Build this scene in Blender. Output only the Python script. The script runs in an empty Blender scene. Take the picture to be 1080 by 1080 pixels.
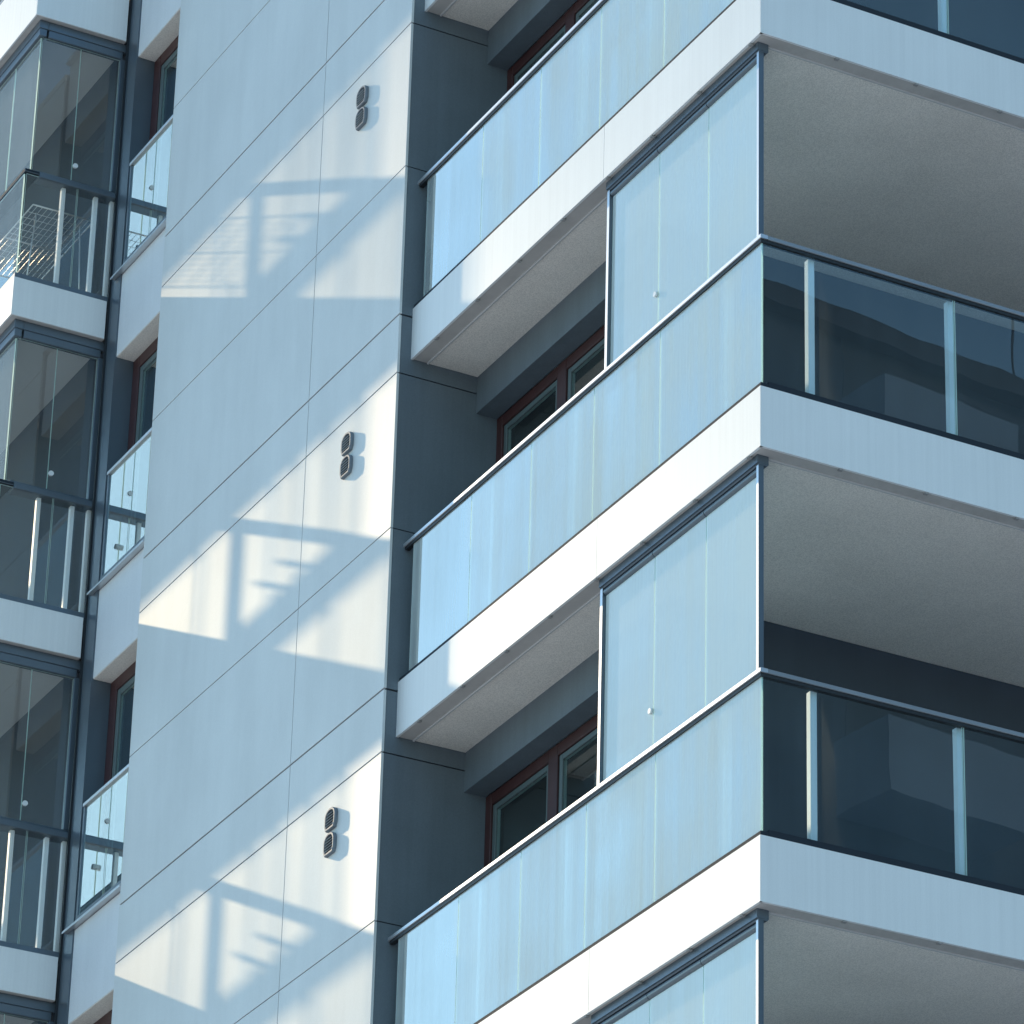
import bpy, bmesh, math, random
from mathutils import Vector, Matrix
random.seed(4)
sc = bpy.context.scene
COL = sc.collection
H = 2.9                                   # storey height
GROUND = -14.4

# ------------------------------------------------------------------ materials
def new_mat(name):
    m = bpy.data.materials.new(name); m.use_nodes = True
    nt = m.node_tree; nt.nodes.clear()
    out = nt.nodes.new('ShaderNodeOutputMaterial')
    return m, nt, out
def N(nt, typ, **kw):
    n = nt.nodes.new(typ)
    for k, v in kw.items():
        if k in n.inputs: n.inputs[k].default_value = v
        else: setattr(n, k, v)
    return n
def pos(nt, scale=(1, 1, 1)):
    g = N(nt, 'ShaderNodeNewGeometry'); mp = N(nt, 'ShaderNodeMapping')
    mp.inputs['Scale'].default_value = scale
    nt.links.new(g.outputs['Position'], mp.inputs['Vector'])
    return mp.outputs['Vector']
def surf(name, col, rough=.6, metal=0., var=.08, scale=2., streak=0., grain=0., grain_scale=250., bump=0., spec=.5, sfreq=9.):
    """painted / plastered surface: soft mottling, vertical rain streaks and fine grain"""
    m, nt, out = new_mat(name); L = nt.links
    b = N(nt, 'ShaderNodeBsdfPrincipled', Roughness=rough, Metallic=metal)
    b.inputs['Specular IOR Level'].default_value = spec
    n1 = N(nt, 'ShaderNodeTexNoise', Scale=scale, Detail=6., Roughness=.6)
    L.new(pos(nt), n1.inputs['Vector'])
    mr = N(nt, 'ShaderNodeMapRange'); mr.inputs[1].default_value = .3; mr.inputs[2].default_value = .7
    mr.inputs[3].default_value = 1 - var; mr.inputs[4].default_value = 1 + var
    L.new(n1.outputs['Fac'], mr.inputs[0]); val = mr.outputs[0]
    def mul(a, fac_out, lo, hi, f0=.35, f1=.65):
        r = N(nt, 'ShaderNodeMapRange'); r.inputs[1].default_value = f0; r.inputs[2].default_value = f1
        r.inputs[3].default_value = lo; r.inputs[4].default_value = hi
        L.new(fac_out, r.inputs[0])
        mm = N(nt, 'ShaderNodeMath', operation='MULTIPLY'); L.new(a, mm.inputs[0]); L.new(r.outputs[0], mm.inputs[1])
        return mm.outputs[0]
    if streak:
        n2 = N(nt, 'ShaderNodeTexNoise', Scale=1., Detail=5., Roughness=.65)
        L.new(pos(nt, (sfreq, sfreq, .45)), n2.inputs['Vector'])
        val = mul(val, n2.outputs['Fac'], 1 - streak, 1 + streak * .5)
    if grain:
        n3 = N(nt, 'ShaderNodeTexNoise', Scale=grain_scale, Detail=2.)
        L.new(pos(nt), n3.inputs['Vector'])
        val = mul(val, n3.outputs['Fac'], 1 - grain, 1 + grain)
    mx = N(nt, 'ShaderNodeMix', data_type='RGBA', blend_type='MULTIPLY'); mx.inputs[0].default_value = 1
    mx.inputs[6].default_value = (*col, 1); L.new(val, mx.inputs[7])
    L.new(mx.outputs[2], b.inputs['Base Color'])
    if bump:
        n4 = N(nt, 'ShaderNodeTexNoise', Scale=grain_scale * .6, Detail=3.)
        L.new(pos(nt), n4.inputs['Vector'])
        bp = N(nt, 'ShaderNodeBump', Strength=bump, Distance=.004)
        L.new(n4.outputs['Fac'], bp.inputs['Height']); L.new(bp.outputs[0], b.inputs['Normal'])
    L.new(b.outputs[0], out.inputs[0])
    return m
def glass(name, tint=(.86, .95, .96), haze=.05, haze_col=(.74, .86, .84), ior=1.52, streak=.5, rough=0.0, boost=1.0, wave=0.0, trans=.35):
    """clear pane: Fresnel mirror over clear transmission, plus a film of dust with rain streaks (on the bay front, painted sky reflection)"""
    m, nt, out = new_mat(name); L = nt.links
    geo = N(nt, 'ShaderNodeNewGeometry')
    fr = N(nt, 'ShaderNodeFresnel', IOR=ior)
    # two faces of one pane: 2R/(1+R), only on the face the ray enters by
    a = N(nt, 'ShaderNodeMath', operation='MULTIPLY'); a.inputs[1].default_value = 2 * boost; L.new(fr.outputs[0], a.inputs[0])
    b = N(nt, 'ShaderNodeMath', operation='ADD'); b.inputs[1].default_value = 1; L.new(fr.outputs[0], b.inputs[0])
    d = N(nt, 'ShaderNodeMath', operation='DIVIDE', use_clamp=True); L.new(a.outputs[0], d.inputs[0]); L.new(b.outputs[0], d.inputs[1])
    fb = N(nt, 'ShaderNodeMath', operation='SUBTRACT'); fb.inputs[0].default_value = 1; L.new(geo.outputs['Backfacing'], fb.inputs[1])
    rf = N(nt, 'ShaderNodeMath', operation='MULTIPLY'); L.new(d.outputs[0], rf.inputs[0]); L.new(fb.outputs[0], rf.inputs[1])
    tr = N(nt, 'ShaderNodeBsdfTransparent', Color=(*tint, 1))
    gl = N(nt, 'ShaderNodeBsdfGlossy', Roughness=rough, Color=(.98, 1, .95, 1))
    if wave:
        nw = N(nt, 'ShaderNodeTexNoise', Scale=2.2, Detail=1.); L.new(pos(nt), nw.inputs['Vector'])
        bw = N(nt, 'ShaderNodeBump', Strength=wave, Distance=.01); L.new(nw.outputs['Fac'], bw.inputs['Height']); L.new(bw.outputs[0], gl.inputs['Normal'])
    mx = N(nt, 'ShaderNodeMixShader'); L.new(rf.outputs[0], mx.inputs[0]); L.new(tr.outputs[0], mx.inputs[1]); L.new(gl.outputs[0], mx.inputs[2])
    df = N(nt, 'ShaderNodeBsdfDiffuse', Color=(*haze_col, 1)); tl = N(nt, 'ShaderNodeBsdfTranslucent', Color=(*haze_col, 1))
    dm = N(nt, 'ShaderNodeMixShader'); dm.inputs[0].default_value = trans; L.new(df.outputs[0], dm.inputs[1]); L.new(tl.outputs[0], dm.inputs[2])
    n1 = N(nt, 'ShaderNodeTexNoise', Scale=1., Detail=5., Roughness=.7); L.new(pos(nt, (6.5, 6.5, .22)), n1.inputs['Vector'])
    n2 = N(nt, 'ShaderNodeTexNoise', Scale=1.2, Detail=3.); L.new(pos(nt), n2.inputs['Vector'])
    ad = N(nt, 'ShaderNodeMath', operation='ADD'); L.new(n1.outputs['Fac'], ad.inputs[0]); L.new(n2.outputs['Fac'], ad.inputs[1])
    r = N(nt, 'ShaderNodeMapRange'); r.inputs[1].default_value = .75; r.inputs[2].default_value = 1.3
    r.inputs[3].default_value = haze * (1 - streak); r.inputs[4].default_value = haze * (1 + streak); L.new(ad.outputs[0], r.inputs[0])
    hz = N(nt, 'ShaderNodeMath', operation='MULTIPLY'); L.new(r.outputs[0], hz.inputs[0]); L.new(fb.outputs[0], hz.inputs[1])
    m2 = N(nt, 'ShaderNodeMixShader'); L.new(hz.outputs[0], m2.inputs[0]); L.new(mx.outputs[0], m2.inputs[1]); L.new(dm.outputs[0], m2.inputs[2])
    L.new(m2.outputs[0], out.inputs[0])
    return m

M = {}
M['panel'] = surf('pale_cladding', (.60, .61, .60), .5, var=.05, scale=.8, streak=.05, grain=.02, grain_scale=90, sfreq=3.)
M['dark'] = surf('charcoal_cladding', (.122, .150, .172), .6, var=.06, scale=2.5, streak=.08, grain=.05, grain_scale=120)
M['joint'] = surf('joint_black', (.012, .013, .015), .9)
M['fascia'] = surf('painted_fascia', (.76, .76, .75), .5, metal=.04, var=.03, scale=1.3, streak=.035, grain=.02, grain_scale=140, sfreq=26.)
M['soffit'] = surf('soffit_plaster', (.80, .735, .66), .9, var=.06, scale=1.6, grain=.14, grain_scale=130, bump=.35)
M['lip'] = surf('soffit_lip', (.50, .47, .44), .7, var=.08, scale=5, streak=.05)
M['bead'] = surf('drip_bead', (.52, .51, .50), .5, var=.06)
M['anth'] = surf('anthracite_frame', (.112, .142, .172), .32, metal=.35, var=.05, spec=.6)
M['railgrey'] = surf('grey_rail', (.30, .32, .34), .35, metal=.5)
M['clip'] = surf('clip_metal', (.30, .29, .28), .6)
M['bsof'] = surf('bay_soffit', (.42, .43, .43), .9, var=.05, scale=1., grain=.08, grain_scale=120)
M['chan'] = surf('dark_channel', (.022, .03, .04), .75, spec=.2)
M['black'] = surf('black_gasket', (.012, .014, .017), .5)
M['alu'] = surf('brushed_aluminium', (.62, .63, .65), .33, metal=.75, var=.05, scale=6)
M['post'] = surf('pale_post', (.86, .87, .88), .4, metal=.1, var=.04)
M['wood'] = surf('red_brown_frame', (.060, .021, .020), .45, var=.15, scale=8, streak=.15)
M['sash'] = surf('grey_green_bead', (.10, .13, .13), .4)
M['plaster'] = surf('white_render', (.67, .685, .70), .85, var=.03, scale=2, streak=.03, grain=.04, grain_scale=160, bump=.2)
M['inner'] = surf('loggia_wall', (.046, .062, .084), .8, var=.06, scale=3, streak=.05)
M['room'] = surf('room_wall', (.25, .25, .25), .9)
M['deck'] = surf('balcony_floor', (.25, .25, .25), .8)
M['curtain'] = surf('pale_curtain', (.55, .50, .47), .9, var=.15, scale=14, streak=.3, grain=.15, grain_scale=70)
M['vent'] = surf('vent_plastic', (.15, .175, .20), .5, var=.1, scale=20)
M['louvre'] = surf('louvre_plastic', (.34, .37, .40), .5)
M['ventin'] = surf('vent_inside', (.04, .045, .05), .7)
M['wire'] = surf('wire', (.68, .68, .68), .35, metal=.6)
M['knob'] = surf('pale_knob', (.75, .75, .75), .3)
M['ground'] = surf('ground', (.70, .68, .65), .95, var=.25, scale=.15, grain=.15, grain_scale=6)
def edge_mat():
    m, nt, out = new_mat('glass_edge')
    d = N(nt, 'ShaderNodeBsdfDiffuse', Color=(.66, .84, .79, 1)); t = N(nt, 'ShaderNodeBsdfTranslucent', Color=(.68, .86, .80, 1))
    x = N(nt, 'ShaderNodeMixShader'); x.inputs[0].default_value = .6
    nt.links.new(d.outputs[0], x.inputs[1]); nt.links.new(t.outputs[0], x.inputs[2]); nt.links.new(x.outputs[0], out.inputs[0])
    return m
M['edge'] = edge_mat()
M['seal'] = surf('clear_seal', (.20, .26, .27), .5)
for i, h_ in enumerate((.34, .50, .64, .78, .72)): M['gA%d' % i] = glass('glass_dusty', haze=h_, streak=.42, boost=2.6, haze_col=(.88, .95, .92))
M['gB'] = glass('glass_clear', tint=(.86, .93, .95), haze=.034, streak=.9, trans=.85, haze_col=(.70, .82, .92), wave=.02)
M['gU'] = glass('glass_glazing', haze=.70, streak=.22, boost=2.6, haze_col=(.90, .97, .94))
M['gG'] = glass('glass_guard', tint=(.80, .88, .90), haze=.03, streak=.3, boost=2.4)
M['gW'] = glass('glass_window', tint=(.72, .80, .82), haze=.01, boost=1.0)
M['gL'] = glass('glass_bay', tint=(.95, .95, .94), haze=.012, streak=.6)
M['gLA'] = glass('glass_bay_front', tint=(.97, .97, .95), haze=.22, streak=.3, boost=.3, haze_col=(.9, .95, .95))  # pale haze stands in for sky reflection that the weak mirror leaves out

# ------------------------------------------------------------------ mesh helpers
class MB:
    def __init__(s): s.v, s.f, s.mi = [], [], []
    def box(s, x0, x1, y0, y1, z0, z1, mi=0, mis=None):
        """mis: dict face->slot with faces -x +x -y +y -z +z as 0..5"""
        b = len(s.v)
        for x in (x0, x1):
            for y in (y0, y1):
                for z in (z0, z1): s.v.append((x, y, z))
        F = [(0, 1, 3, 2), (4, 6, 7, 5), (0, 4, 5, 1), (2, 3, 7, 6), (0, 2, 6, 4), (1, 5, 7, 3)]
        for i, f in enumerate(F):
            s.f.append(tuple(b + k for k in f)); s.mi.append(mis.get(i, mi) if mis else mi)
        return s
    def poly(s, pts, mi=0):
        b = len(s.v); s.v += [tuple(p) for p in pts]; s.f.append(tuple(range(b, b + len(pts)))); s.mi.append(mi); return s
    def tube(s, a, b, r, n=8, mi=0, cap=True):
        a, b = Vector(a), Vector(b); d = (b - a).normalized()
        u = d.orthogonal().normalized(); w = d.cross(u); k = len(s.v)
        for p in (a, b):
            for i in range(n):
                t = 2 * math.pi * i / n; s.v.append(tuple(p + r * (math.cos(t) * u + math.sin(t) * w)))
        for i in range(n):
            j = (i + 1) % n; s.f.append((k + i, k + j, k + n + j, k + n + i)); s.mi.append(mi)
        if cap:
            s.f.append(tuple(k + i for i in reversed(range(n)))); s.mi.append(mi)
            s.f.append(tuple(k + n + i for i in range(n))); s.mi.append(mi)
        return s
    def prism(s, prof, axis, a, b, mi=0):
        """extrude a closed 2-D outline along an axis ('x','y' or 'z')"""
        def P(q, t):
            return {'x': (t, q[0], q[1]), 'y': (q[0], t, q[1]), 'z': (q[0], q[1], t)}[axis]
        n = len(prof); k = len(s.v)
        s.v += [P(q, a) for q in prof] + [P(q, b) for q in prof]
        for i in range(n):
            j = (i + 1) % n; s.f.append((k + i, k + j, k + n + j, k + n + i)); s.mi.append(mi)
        s.f.append(tuple(k + i for i in reversed(range(n)))); s.mi.append(mi)
        s.f.append(tuple(k + n + i for i in range(n))); s.mi.append(mi)
        return s
    def build(s, name, mats, parent=None, loc=(0, 0, 0), bevel=0., smooth=False):
        me = bpy.data.meshes.new(name); me.from_pydata(s.v, [], s.f)
        for m in (mats if isinstance(mats, (list, tuple)) else [mats]): me.materials.append(M[m])
        me.polygons.foreach_set('material_index', s.mi)
        bm = bmesh.new(); bm.from_mesh(me)
        bmesh.ops.recalc_face_normals(bm, faces=bm.faces)
        if bevel: bmesh.ops.bevel(bm, geom=list(bm.edges), offset=bevel, segments=1, affect='EDGES', profile=.5)
        bm.to_mesh(me); bm.free()
        if smooth:
            for p in me.polygons: p.use_smooth = True
        o = bpy.data.objects.new(name, me); COL.objects.link(o); o.location = loc
        if parent: o.parent = parent
        return o
def B(name, mat, parent, *box, bevel=0.):
    return MB().box(*box).build(name, mat, parent, bevel=bevel)
def empty(name, loc, label, cat, group=None):
    o = bpy.data.objects.new(name, None); COL.objects.link(o); o.location = loc
    o['label'] = label; o['category'] = cat
    if group: o['group'] = group
    return o
def pane(name, mat, parent, *bx, thin='y', edge='edge'):
    """glass sheet with polished green edges"""
    big = (2, 3) if thin == 'y' else (0, 1)
    mis = {i: (0 if i in big else 1) for i in range(6)}
    return MB().box(*bx, mis=mis).build(name, [mat, edge], parent)
def copy_tree(o, parent=None, dz=0):
    kids = [c for c in o.children]
    c = o.copy(); COL.objects.link(c)
    c.parent = parent
    c.location = o.location + Vector((0, 0, dz))
    for k in kids: copy_tree(k, c)
    return c

# ------------------------------------------------------------------ ground
g = MB().poly([(-4000, -4000, GROUND), (4000, -4000, GROUND), (4000, 4000, GROUND), (-4000, 4000, GROUND)]).build('ground', 'ground')
g['kind'] = 'structure'

# ------------------------------------------------------------------ the building
bld = empty('apartment_building', (0, 0, 0), 'modern pale apartment block with stacked glass balconies, charcoal recesses and sunlit cladding', 'building')
L = 4.829; BY = 9.0; XW = -9.29; YW = -.103
XR = -2.03; YWIN = .686
Ktop = 3; Kbot = -2
ZT = 3 * H + .41; ZB = GROUND

# --- projecting clad wall with open joints
def joints(z0, z1, extra=()):
    zs = []
    for k in range(-8, 8):
        for j, gap in ((.338, .014), (-.13, .010), (1.5545, .008)):
            z = k * H + j
            if z0 < z < z1: zs.append((z, gap))
    return sorted(zs)
def panels(mb, edges_h, zs, z0, z1, fn):
    zz = [z0] + [z for z, g in zs] + [z1]; gg = [0] + [g for z, g in zs] + [0]
    for i in range(len(zz) - 1):
        a, b = zz[i] + gg[i] / 2, zz[i + 1] - gg[i + 1] / 2
        for (u0, u1) in edges_h: fn(mb, u0, u1, a, b)
js = joints(ZB, ZT)
core = MB(); core.box(XW + .02, -L - .02, YW + .021, 3.0, ZB, ZT - .01)
wall = core.build('clad_wall', 'joint', bld)
mb = MB()
panels(mb, [(XW, -6.302 - .004), (-6.302 + .004, -L)], js, ZB, ZT, lambda m, a, b, c, d: m.box(a, b, YW, YW + .02, c, d))
fp = mb.build('front_cladding', 'panel', wall, bevel=.0015)
mb = MB()
panels(mb, [(YW + .022, 2.9)], js, ZB, ZT, lambda m, a, b, c, d: m.box(-L - .019, -L, a, b, c, d))
mb.build('side_cladding', 'dark', wall); mb = MB()
panels(mb, [(YW + .022, .9)], js, ZB, ZT, lambda m, a, b, c, d: m.box(XW, XW + .019, a, b, c, d))
mb.build('side_cladding', 'dark', wall)

def make_vent(parent, x, z):
    """louvred hood: plate with a rounded head, raised rim and tilted slats"""
    w, h = .080, .080
    def outline(s):
        pts = [(-w * s, -h * s * .55), (-w * s * .78, -h * s), (w * s * .78, -h * s), (w * s, -h * s * .55)]
        for i in range(0, 9):
            t = math.pi * i / 8; pts.append((w * s * math.cos(t), h * s * .30 + h * s * .70 * math.sin(t)))
        return pts
    mb = MB()
    o0, o1, i1 = outline(1.0), outline(.95), outline(.80); n = len(o0)
    y0, y1, y2 = YW - .0005, YW - .027, YW - .010
    base = 0
    for prof, y in ((o0, y0), (o0, YW - .018), (o1, y1), (i1, y1), (i1, y2)):
        for q in prof: mb.v.append((x + q[0], y, z + q[1]))
    for r in range(4):
        for i in range(n):
            j = (i + 1) % n; mb.f.append((r * n + i, r * n + j, (r + 1) * n + j, (r + 1) * n + i)); mb.mi.append(0)
    mb.f.append(tuple(4 * n + i for i in range(n))); mb.mi.append(1)
    v = mb.build('vent', ['vent', 'ventin'], parent)
    sl = MB()
    for q in range(5):
        zz = z - .043 + q * .021; hw = .053 if q < 4 else .042
        sl.prism([(YW - .030, zz - .006), (YW - .028, zz - .009), (YW - .012, zz + .006), (YW - .014, zz + .009)], 'x', x - hw, x + hw)
    sl.build('louvre', 'louvre', v)
    return v
for k, x in ((2, -5.59), (1, -5.572), (0, -5.553), (-1, -5.60)):
    for dz in (-.352, -.536): make_vent(wall, x, k * H + dz)

# --- building mass behind the balconies, window walls
def make_storey_wall(k):
    """charcoal wall behind a corner balcony: lintel beam, red-brown window and door, dark room"""
    z = k * H
    fl = z - H + .405
    XR = -2.03 if k < 1 else -2.34
    # beam below the slab z (over the windows)
    bm_ = MB(); bm_.box(-L, XR - .002, .522, YWIN, z - .288, z + .012)
    beam = bm_.build('lintel', 'dark', bld)
    wz0, wz1 = fl + .02, z - .29
    w = MB()
    y0, y1 = YWIN, YWIN + .07
    xs = [(-L + .001, -L + .085), (-3.93, -3.80), (-2.72, -2.62)]
    for a, b in xs: w.box(a, b, y0, y1, wz0, wz1)
    for (a, b) in ((-L + .085, -3.93), (-3.80, -2.72)):
        w.box(a, b, y0 + .002, y1 - .002, wz1 - .085, wz1); w.box(a, b, y0 + .002, y1 - .002, wz0, wz0 + .10)
    fr = w.build('window', 'wood', bld, bevel=.004)
    for (a, b) in ((-L + .085, -3.93), (-3.80, -2.72)):
        s = MB()
        s.box(a + .001, a + .045, y0 + .015, y1 - .01, wz0 + .1, wz1 - .086); s.box(b - .045, b - .001, y0 + .015, y1 - .01, wz0 + .1, wz1 - .086)
        s.box(a + .045, b - .045, y0 + .016, y1 - .011, wz1 - .126, wz1 - .086); s.box(a + .045, b - .045, y0 + .016, y1 - .011, wz0 + .1, wz0 + .14)
        s.build('sash', 'sash', fr, bevel=.003)
        pane('pane', 'gW', fr, a + .046, b - .046, y0 + .03, y0 + .05, wz0 + .141, wz1 - .127)
    # wall right of window and wall facing the deep balcony
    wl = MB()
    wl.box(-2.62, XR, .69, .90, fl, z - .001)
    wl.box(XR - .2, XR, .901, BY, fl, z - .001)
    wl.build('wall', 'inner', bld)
    # room shell
    r = MB()
    r.box(-L - .0, XR - .21, 4.6, 4.7, fl, z - .001); r.box(-L + .001, -L + .06, .80, 4.6, fl, z - .001)
    r.build('room_wall', 'room', bld)

def make_balcony(k, rail=True, glazed=True):
    z = k * H; ht = .407
    core = MB()
    core.box(-L + .002, -.019, .019, BY, z + .014, z + ht - .03)
    core.box(-4.80, -.062, .062, BY - .1, z + ht - .0295, z + ht - .012)   # deck
    bal = core.build('balcony', ['deck'], bld)
    # soffit: rough plaster panel inside the drip bead
    so = MB(); so.box(-L + .003, -.140, .140, BY - .01, z + .003, z + .0135); so.build('soffit', 'soffit', bal)
    lp = MB(); lp.box(-L + .003, -.020, .020, .122, z + .004, z + .0135); lp.box(-.122, -.020, .122, BY - .01, z + .004, z + .0135)
    lp.build('soffit_edge', 'lip', bal)
    bd = MB(); bd.box(-L + .003, -.122, .122, .138, z - .006, z + .0130); bd.box(-.138, -.122, .138, BY - .01, z - .006, z + .0130)
    bd.build('drip_bead', 'bead', bal, bevel=.003)
    ti, th = .0, .018
    def hexa(top0, top1, bot0, bot1, n):
        m = MB(); off = Vector(n) * th
        P = [Vector((*top0, z + ht)), Vector((*top1, z + ht)), Vector((*bot1, z)), Vector((*bot0, z))]
        m.v += [tuple(p) for p in P] + [tuple(p + off) for p in P]
        m.f += [(0, 1, 2, 3), (7, 6, 5, 4), (0, 4, 5, 1), (1, 5, 6, 2), (2, 6, 7, 3), (3, 7, 4, 0)]; m.mi += [0] * 6
        return m.build('fascia', 'fascia', bal)
    hexa((-L, 0), (-2.026, 0), (-L, ti), (-2.026, ti), (0, 1, 0))
    hexa((-2.022, 0), (-.001, 0), (-2.022, ti), (-ti - .001, ti), (0, 1, 0))
    hexa((0, .001), (0, 4.2), (-ti, ti + .001), (-ti, 4.2), (-1, 0, 0))
    hexa((0, 4.204), (0, BY), (-ti, 4.204), (-ti, BY), (-1, 0, 0))
    # fixing clips along the bottom edge of the fascia
    x = -4.55 + random.uniform(-.1, .1)
    while x < -.1:
        B('clip', 'clip', bal, x, x + .026, .006, .030, z - .010, z - .0005); x += .62 + random.uniform(-.04, .04)
    y = .55
    while y < 2.6:
        B('clip', 'clip', bal, -.030, -.006, y, y + .026, z - .010, z - .0005); y += .62 + random.uniform(-.04, .04)
    if not rail: return bal
    t = z + ht
    ch = MB(); ch.box(-L + .003, -.006, .006, .060, t + .001, t + .030); ch.box(-.060, -.006, .0605, BY, t + .001, t + .046)
    ch.build('glass_channel', 'chan', bal, bevel=.003)
    rt = z + 1.4556
    hr = MB()
    prof = [(.000, rt - .024), (.004, rt - .027), (.048, rt - .027), (.052, rt - .024), (.052, rt - .003), (.049, rt), (.003, rt), (.000, rt - .003)]
    hr.prism(prof, 'x', -L, 0)
    hr.build('handrail', 'alu', bal)
    hr = MB(); hr.prism([(-q[0], q[1]) for q in prof], 'y', .0525, BY); hr.build('handrail', 'railgrey', bal)
    gk = MB(); gk.box(-L + .01, -.010, .009, .044, rt - .050, rt - .0275); gk.box(-.044, -.010, .0445, BY, rt - .050, rt - .0275); gk.build('gasket', 'black', bal)
    xs = [-4.714, -3.842, -2.987, -2.130, -1.266, -.020]
    for i in range(5):
        m = 'gA%d' % i
        p = pane('glass_panel', m, bal, xs[i] + .004, xs[i + 1] - .004, .020, .032, t + .005, rt - .045)
    ys = [.052, .39, 1.396, 2.40, 3.40, 4.40, 5.40, 6.40, 7.40, 8.40]
    yb = [.016, 1.40, 2.75, 4.10, 5.45, 6.80, 8.15]
    for i in range(6):
        pane('glass_panel', 'gB', bal, -.032, -.020, yb[i] + .006, yb[i + 1] - .006, t + .005, rt - .045, thin='x')
    for x in (-3.60, -2.44, -1.50, -.50):
        MB().box(x - .02, x + .02, .050, .092, t - .012, rt - .041).build('post', 'post', bal, bevel=.003)
    for y in ys[1:]:
        MB().box(-.100, -.052, y - .022, y + .022, t - .012, rt - .041).build('post', 'post', bal, bevel=.003)
    if not glazed: return bal
    # frameless sliding glazing on the short front: head track, three panes, end profiles
    hz = (k + 1) * H
    x0, x1 = -2.06, -.104
    tr = MB()
    tr.box(x0, x1, .040, .118, hz - .052, hz + .003)
    tr.prism([(.050, hz - .0525), (.050, hz - .058), (.056, hz - .063), (.108, hz - .063), (.114, hz - .058), (.114, hz - .0525)], 'x', x0 + .002, x1 - .002)
    gf = tr.build('glazing_frame', 'anth', bal)
    xg = [-2.028, -1.40, -.768, -.134]
    for i in range(3):
        hd = MB(); pr = []
        for q in range(9):
            a = math.pi * q / 8; pr.append((.078 - .026 * math.sin(a) - .0, hz - .088 + .024 * math.cos(a)))
        pr += [(.092, hz - .112), (.092, hz - .064)]
        hd.prism(pr, 'x', xg[i] + .003, xg[i + 1] - .003); hd.build('head_profile', 'anth', gf)
        pane('glazing_panel', 'gU', gf, xg[i] + .004, xg[i + 1] - .004, .074, .084, rt + .040, hz - .1125)
    bt = MB(); bt.box(x0, x1, .040, .112, rt + .002, rt + .040); bt.build('sill_profile', 'alu', gf, bevel=.004)
    en = MB(); en.box(x0, -2.030, .050, .092, rt + .041, hz - .063, mis={2: 1}); en.build('end_profile', ['anth', 'alu'], gf)
    en = MB(); en.box(-.132, -.108, .050, .086, rt + .041, hz - .063, mis={2: 1}); en.build('end_profile', ['anth', 'alu'], gf)
    kb = MB(); kb.tube((-1.425, .073, rt + .30), (-1.425, .058, rt + .30), .020, 16); kb.build('knob', 'knob', gf, bevel=.002)
    return bal
for k in (-2, -1, 0, 1, 2):
    make_balcony(k, glazed=(k < 2))
for k in (-1, 0, 1, 2, 3): make_storey_wall(k)
make_balcony(3, rail=False)
B('lower_wall', 'dark', bld, -L + .003, XR, .70, BY, ZB, -3 * H + .40)

# --- left wing: recessed white wall with narrow windows, glazed bay balconies
XB, Y1, YF = -10.48, -.912, -.058
def make_recess(k):
    z = k * H
    zb, zt = z + 2.622 - H, z + 3.396 - H          # spandrel of this storey
    w = MB(); w.box(-10.276, XW + .015, YF, .30, zb, zt)
    sp = w.build('spandrel', 'plaster', bld, bevel=.003)
    lin = MB(); lin.box(-10.275, XW + .015, YF + .006, .29, zb - .004, zb + .001); lin.build('soffit', 'soffit', sp)
    sl = MB(); sl.prism([(YF - .055, zt + .012), (YF - .055, zt - .004), (YF - .050, zt + .002), (.10, zt + .012), (.10, zt + .030), (YF - .05, zt + .022)], 'x', -10.40, XW - .003)
    sl.build('sill', 'alu', sp)
    # window above this spandrel
    a, b = zt + .031, zb + H - .004
    f = MB()
    x0 = -10.276
    f.box(x0, x0 + .13, .094, .16, a, b); f.box(x0 + .13, XW + .01, .095, .159, b - .11, b); f.box(x0 + .13, XW + .01, .095, .159, a, a + .11)
    wf = f.build('window', 'wood', bld, bevel=.004)
    s = MB(); s.box(x0 + .131, x0 + .185, .105, .15, a + .11, b - .11); s.box(x0 + .185, XW + .01, .106, .149, b - .165, b - .11); s.build('sash', 'sash', wf, bevel=.003)
    pane('pane', 'gW', wf, x0 + .186, XW + .01, .12, .135, a + .11, b - .166)
    bk = MB(); bk.box(x0, XW + .01, 1.5, 1.55, a, b); bk.build('room_wall', 'room', wf)
    # glass guard with flat rail
    rz = z + 4.405 - H
    gr = MB(); gr.prism([(YF - .045, rz - .03), (YF - .045, rz), (YF + .01, rz), (YF + .01, rz - .03)], 'x', -10.18, XW - .002)
    gd = gr.build('glass_guard', 'alu', bld, bevel=.003)
    bs = MB(); bs.box(-10.18, XW - .002, YF - .038, YF - .002, zt + .031, zt + .06); bs.build('glass_channel', 'anth', gd)
    pane('glass_panel', 'gG', gd, -10.15, XW - .002, YF - .026, YF - .014, zt + .061, rz - .031)
    en = MB(); en.box(-10.18, -10.151, YF - .036, YF - .004, zt + .061, rz - .031); en.build('end_profile', 'anth', gd)
for k in range(-2, 4): make_recess(k)
B('gasket', 'black', bld, -10.485, -10.4705, YF - .030, YF - .0005, ZB, ZT)
B('pilaster', 'anth', bld, -10.470, -10.277, YF - .012, .32, ZB, ZT)
B('lower_wall', 'plaster', bld, -10.2765, XW + .015, YF + .002, .28, ZB, -2 * H + 2.6 - H)

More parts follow.
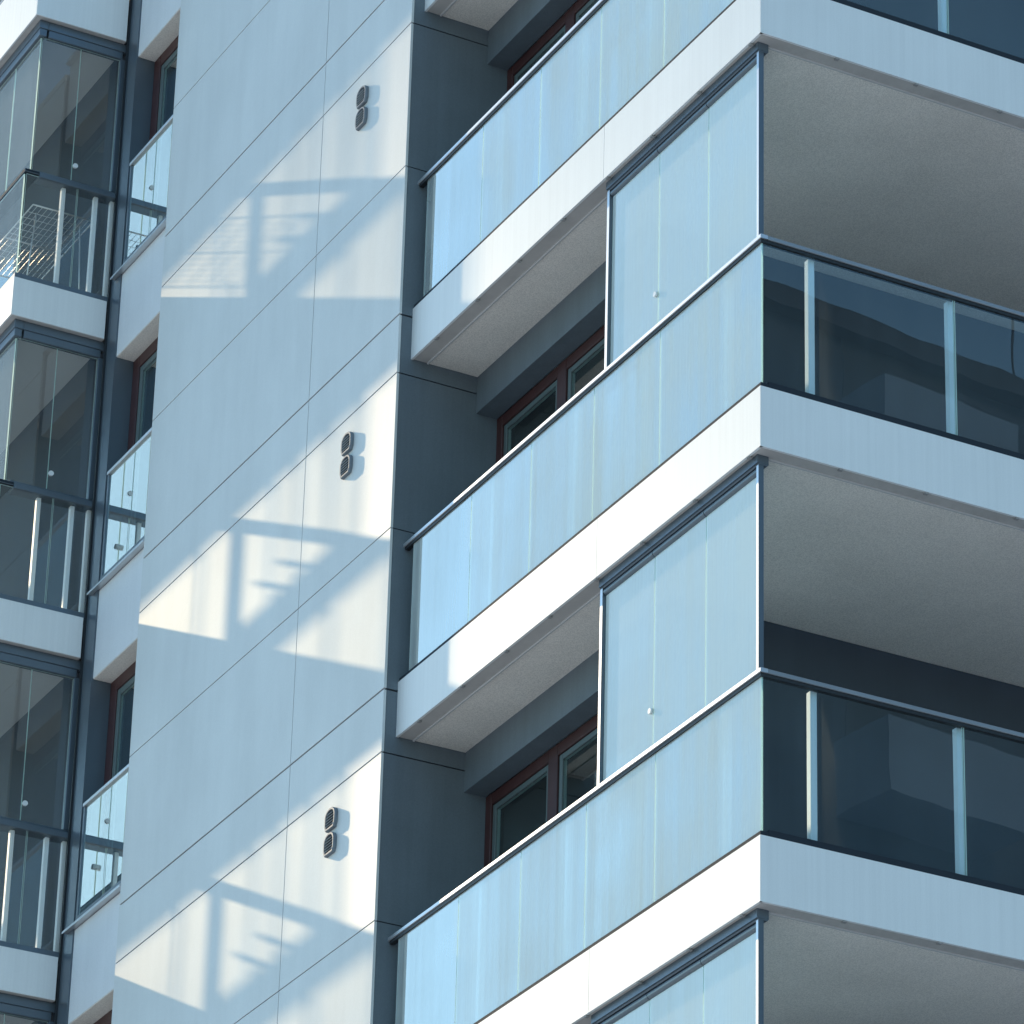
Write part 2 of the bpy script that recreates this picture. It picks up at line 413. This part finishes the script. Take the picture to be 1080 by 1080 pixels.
LX = -16.2                                           # far end of the bay
def make_bay(k):
    z = k * H - .02; ht = .353 if k != 3 else .62
    co = MB(); co.box(LX + .02, XB - .016, Y1 + .016, YF - .0355, z + .012, z + ht - .02); co.box(LX + .02, -10.475, YF + .0012, .2, z + .0125, z + ht - .0195)
    bal = co.build('balcony', 'deck', bld)
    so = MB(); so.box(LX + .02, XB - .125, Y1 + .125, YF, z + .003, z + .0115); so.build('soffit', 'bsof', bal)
    lp = MB(); lp.box(LX + .02, XB - .016, Y1 + .016, Y1 + .110, z + .004, z + .0115); lp.box(XB - .11, XB - .016, Y1 + .11, YF - .03, z + .004, z + .0115)
    lp.build('soffit_edge', 'lip', bal)
    fa = MB(); fa.box(LX, XB - .0155, Y1, Y1 + .015, z, z + ht); fa.build('fascia', 'fascia', bal, bevel=.002)
    fa = MB(); fa.box(XB - .015, XB, Y1, YF - .036, z, z + ht); fa.build('fascia', 'fascia', bal, bevel=.002)
    t = z + ht; rt = t + 1.047; hz = z + H
    gx, gy = XB - .10, Y1 + .10                         # glazing planes
    # balustrade
    bx, by = XB - .030, Y1 + .030                       # balustrade planes, further out than the sliding panes
    ch = MB(); ch.box(LX, bx + .025, by - .025, by + .025, t - .022, t + .045); ch.box(bx - .025, bx + .025, by + .0255, YF - .001, t - .022, t + .045)
    ch.build('glass_channel', 'anth', bal, bevel=.003)
    rl = MB(); rl.box(LX, bx + .022, by - .012, by + .12, rt - .03, rt + .0, mi=1); rl.box(bx - .11, bx + .022, by + .1205, YF - .001, rt - .05, rt + .0)
    rl.build('handrail', ['anth', 'chan'], bal, bevel=.004)
    pane('glass_panel', 'gL', bal, bx - .006, bx + .006, by + .012, -.42, t + .02, rt - .04, thin='x')
    pane('glass_panel', 'gL', bal, bx - .006, bx + .006, -.41, YF - .012, t + .02, rt - .04, thin='x')
    xs = [bx - .008, bx - 1.05, bx - 2.1, bx - 3.15, bx - 4.2, LX + .02]
    for i in range(5): pane('glass_panel', 'gLA', bal, xs[i + 1] + .005, xs[i] - .005, by - .006, by + .006, t + .02, rt - .04)
    for y in (-.520, -.232, -.085):
        MB().box(bx - .075, bx - .035, y - .018, y + .018, t - .01, rt - .052).build('post', 'post', bal, bevel=.003)
    # upper sliding glazing
    tr = MB()
    tr.box(LX, gx + .04, gy - .04, gy + .04, hz - .075, hz + .003); tr.box(gx - .04, gx + .04, gy + .0405, YF - .001, hz - .075, hz + .003)
    tr.box(gx - .032, gx + .032, gy + .05, YF - .03, hz - .145, hz - .0755); tr.box(LX, gx + .032, gy - .032, gy + .032, hz - .145, hz - .0755)
    gf = tr.build('glazing_frame', 'anth', bal, bevel=.004)
    bt = MB(); bt.box(LX, gx + .03, gy - .010, gy + .03, rt + .002, rt + .022, mi=1); bt.box(gx - .03, gx + .03, gy + .0305, YF - .001, rt + .002, rt + .045)
    bt.build('sill_profile', ['anth', 'chan'], gf, bevel=.004)
    xs = [gx - .008, -11.14, -11.70, -12.10, -13.4, LX + .02]
    en = MB(); en.box(gx - .03, gx + .03, YF - .045, YF - .002, rt + .046, hz - .146); en.build('end_profile', 'anth', gf, bevel=.003)
    pane('glazing_panel', 'gL', gf, gx - .005, gx + .005, gy + .010, -.456, rt + .046, hz - .146, thin='x')
    pane('glazing_panel', 'gL', gf, gx - .005, gx + .005, -.452, YF - .046, rt + .046, hz - .146, thin='x')
    for i in range(5): pane('glazing_panel', 'gLA', gf, xs[i + 1] + .002, xs[i] - .002, gy - .005, gy + .005, rt + .046, hz - .146)
    kb = MB(); kb.tube((gx + .006, -.43, rt + .20), (gx + .022, -.43, rt + .20), .022, 16); kb.build('knob', 'knob', gf)
    for x in (-11.70, -12.10): MB().tube((x, gy - .034, rt + .30), (x, gy + .034, rt + .30), .024, 16).build('knob', 'knob', gf)
    # wall and door behind the bay
    wl = MB(); wl.box(-12.9, -10.472, YF + .001, .2, t - .019, hz + .011); wl.box(LX, -15.2, YF + .001, .2, t - .019, hz + .011); wl.box(-15.2, -12.9, YF + .001, .2, hz - .45, hz + .011)
    wl.build('wall', 'inner', bal)
    d = MB()
    for a, b in ((-15.2, -15.1), (-14.1, -14.0), (-13.0, -12.901)): d.box(a, b, .02, .09, t, hz - .451)
    d.box(-15.1, -13.0, .021, .089, hz - .53, hz - .4505); dd = d.build('balcony_door', 'wood', bal, bevel=.003)
    pane('pane', 'gW', dd, -15.1, -13.0, .05, .065, t, hz - .531)
    MB().box(-15.2, -12.9, 2.5, 2.55, t, hz).build('room_wall', 'room', dd)
for k in range(-2, 4): make_bay(k)
B('lower_wall', 'plaster', bld, LX, -10.472, YF + .004, .4, ZB, -2 * H - .0)

# ------------------------------------------------------------------ folding drying rack in the bay
zr = 2 * H - .02 + .345
rk = empty('drying_rack', (-11.35, -.44, zr), 'folding wire clothes drying rack standing behind the upper left bay balcony glass', 'drying rack')
def rt_(name, segs, r, parent=rk):
    m = MB()
    for a, b in segs: m.tube(a, b, r, 6)
    return m.build(name, 'wire', parent, smooth=True)
zt_ = .88
fr = rt_('frame', [((-.62, -.27, zt_), (.62, -.27, zt_)), ((-.62, .27, zt_), (.62, .27, zt_)), ((-.62, -.27, zt_), (-.62, .27, zt_)), ((.62, -.27, zt_), (.62, .27, zt_)), ((0, -.27, zt_), (0, .27, zt_))], .007)
rt_('wires', [((-.62, -.23 + .046 * i, zt_), (.62, -.23 + .046 * i, zt_)) for i in range(11)] + [((-.5 + .10 * i, -.27, zt_ - .006), (-.5 + .10 * i, .27, zt_ - .006)) for i in range(11)], .0024)
for sx in (-1, 1):
    rt_('leg', [((sx * .52, -.25, 0), (sx * .52, -.20, zt_ - .012))], .007)
    rt_('leg', [((sx * .50, .25, 0), (sx * .50, .20, zt_ - .012))], .007)

# ------------------------------------------------------------------ block across the street, seen mirrored in the balcony glass
M['far_wall'] = surf('far_wall', (.016, .032, .060), .8, var=.1, scale=.5)
M['far_pale'] = surf('far_pale', (.11, .18, .29), .8, var=.05)
ob = empty('apartment_building', (34.4, 23.2, GROUND), 'dark apartment block across the street, mirrored in the right hand balcony glass', 'building')
ob.rotation_euler.z = math.radians(-7.8)
hh = 37.9
MB().box(0, 12, -9, 9, 0, hh).build('wall', 'far_wall', ob)
MB().box(-.3, 12.3, -9.3, 9.3, hh + .001, hh + .35).build('roof', 'far_wall', ob)
for i in range(3, 13):
    for y in (-6.2, -.4, 5.4):
        bb = MB().box(-1.3, -.002, y - 1.4, y + 1.4, i * 2.95, i * 2.95 + 1.25).build('balcony', 'far_pale', ob)
        MB().box(-.02, -.001, y - 1.2, y + 1.2, i * 2.95 + 1.26, i * 2.95 + 2.5).build('window', 'black', bb)

MB().box(1.0, 3.4, -3.2, .6, hh + .351, hh + 1.1).build('roof_hatch', 'far_wall', ob)
MB().tube((.6, 2.6, hh + .35), (.6, 2.6, hh + 2.6), .022, 8).build('mast', 'far_wall', ob)

# ------------------------------------------------------------------ light
SUN = Vector((-7.45, -1.0, 3.70)).normalized()
el = math.asin(SUN.z); az = math.atan2(SUN.x, SUN.y)
w = bpy.data.worlds.new('World'); sc.world = w; w.use_nodes = True
nt = w.node_tree; nt.nodes.clear()
sky = nt.nodes.new('ShaderNodeTexSky'); sky.sky_type = 'NISHITA'; sky.sun_disc = False
sky.sun_elevation = el; sky.sun_rotation = az
sky.air_density = 1.3; sky.dust_density = 0.3; sky.ozone_density = 4.0
bg = nt.nodes.new('ShaderNodeBackground'); bg.inputs[1].default_value = .15
wo = nt.nodes.new('ShaderNodeOutputWorld')
tn = nt.nodes.new('ShaderNodeMix'); tn.data_type = 'RGBA'; tn.blend_type = 'MULTIPLY'; tn.inputs[0].default_value = 1
tn.inputs[7].default_value = (.87, 1.04, 1.02, 1)
nt.links.new(sky.outputs[0], tn.inputs[6]); nt.links.new(tn.outputs[2], bg.inputs[0]); nt.links.new(bg.outputs[0], wo.inputs[0])
sl = bpy.data.lights.new('sun', 'SUN'); sl.energy = 2.05; sl.angle = math.radians(.53); sl.color = (1, .78, .50)
so = bpy.data.objects.new('sun', sl); COL.objects.link(so)
so.rotation_euler = SUN.to_track_quat('Z', 'Y').to_euler(); so.location = (-30, -20, 30)

# ------------------------------------------------------------------ camera
cam = bpy.data.cameras.new('camera'); co = bpy.data.objects.new('camera', cam); COL.objects.link(co)
r = Vector((.506664823, .862143021, .000410583875)); u = Vector((.389246994, -.229177833, .892168313)); f = Vector((-.769270781, .451870482, .451702925))
mtx = Matrix((r, u, -f)).transposed().to_4x4(); mtx.translation = Vector((20.70384526, -12.16600601, -12.79106333))
co.matrix_world = mtx
cam.sensor_width = 36; cam.lens = 36 * 4857.1592 / 1080
cam.shift_x = .5 - 801.2724 / 1080; cam.shift_y = 570.8231 / 1080 - .5
cam.clip_start = .5; cam.clip_end = 9000
sc.camera = co
sc.cycles.transparent_max_bounces = 40; sc.cycles.max_bounces = 10; sc.cycles.diffuse_bounces = 5; sc.cycles.glossy_bounces = 6
sc.view_settings.view_transform = 'Standard'; sc.view_settings.look = 'None'
sc.view_settings.exposure = 0.66; sc.view_settings.gamma = 1
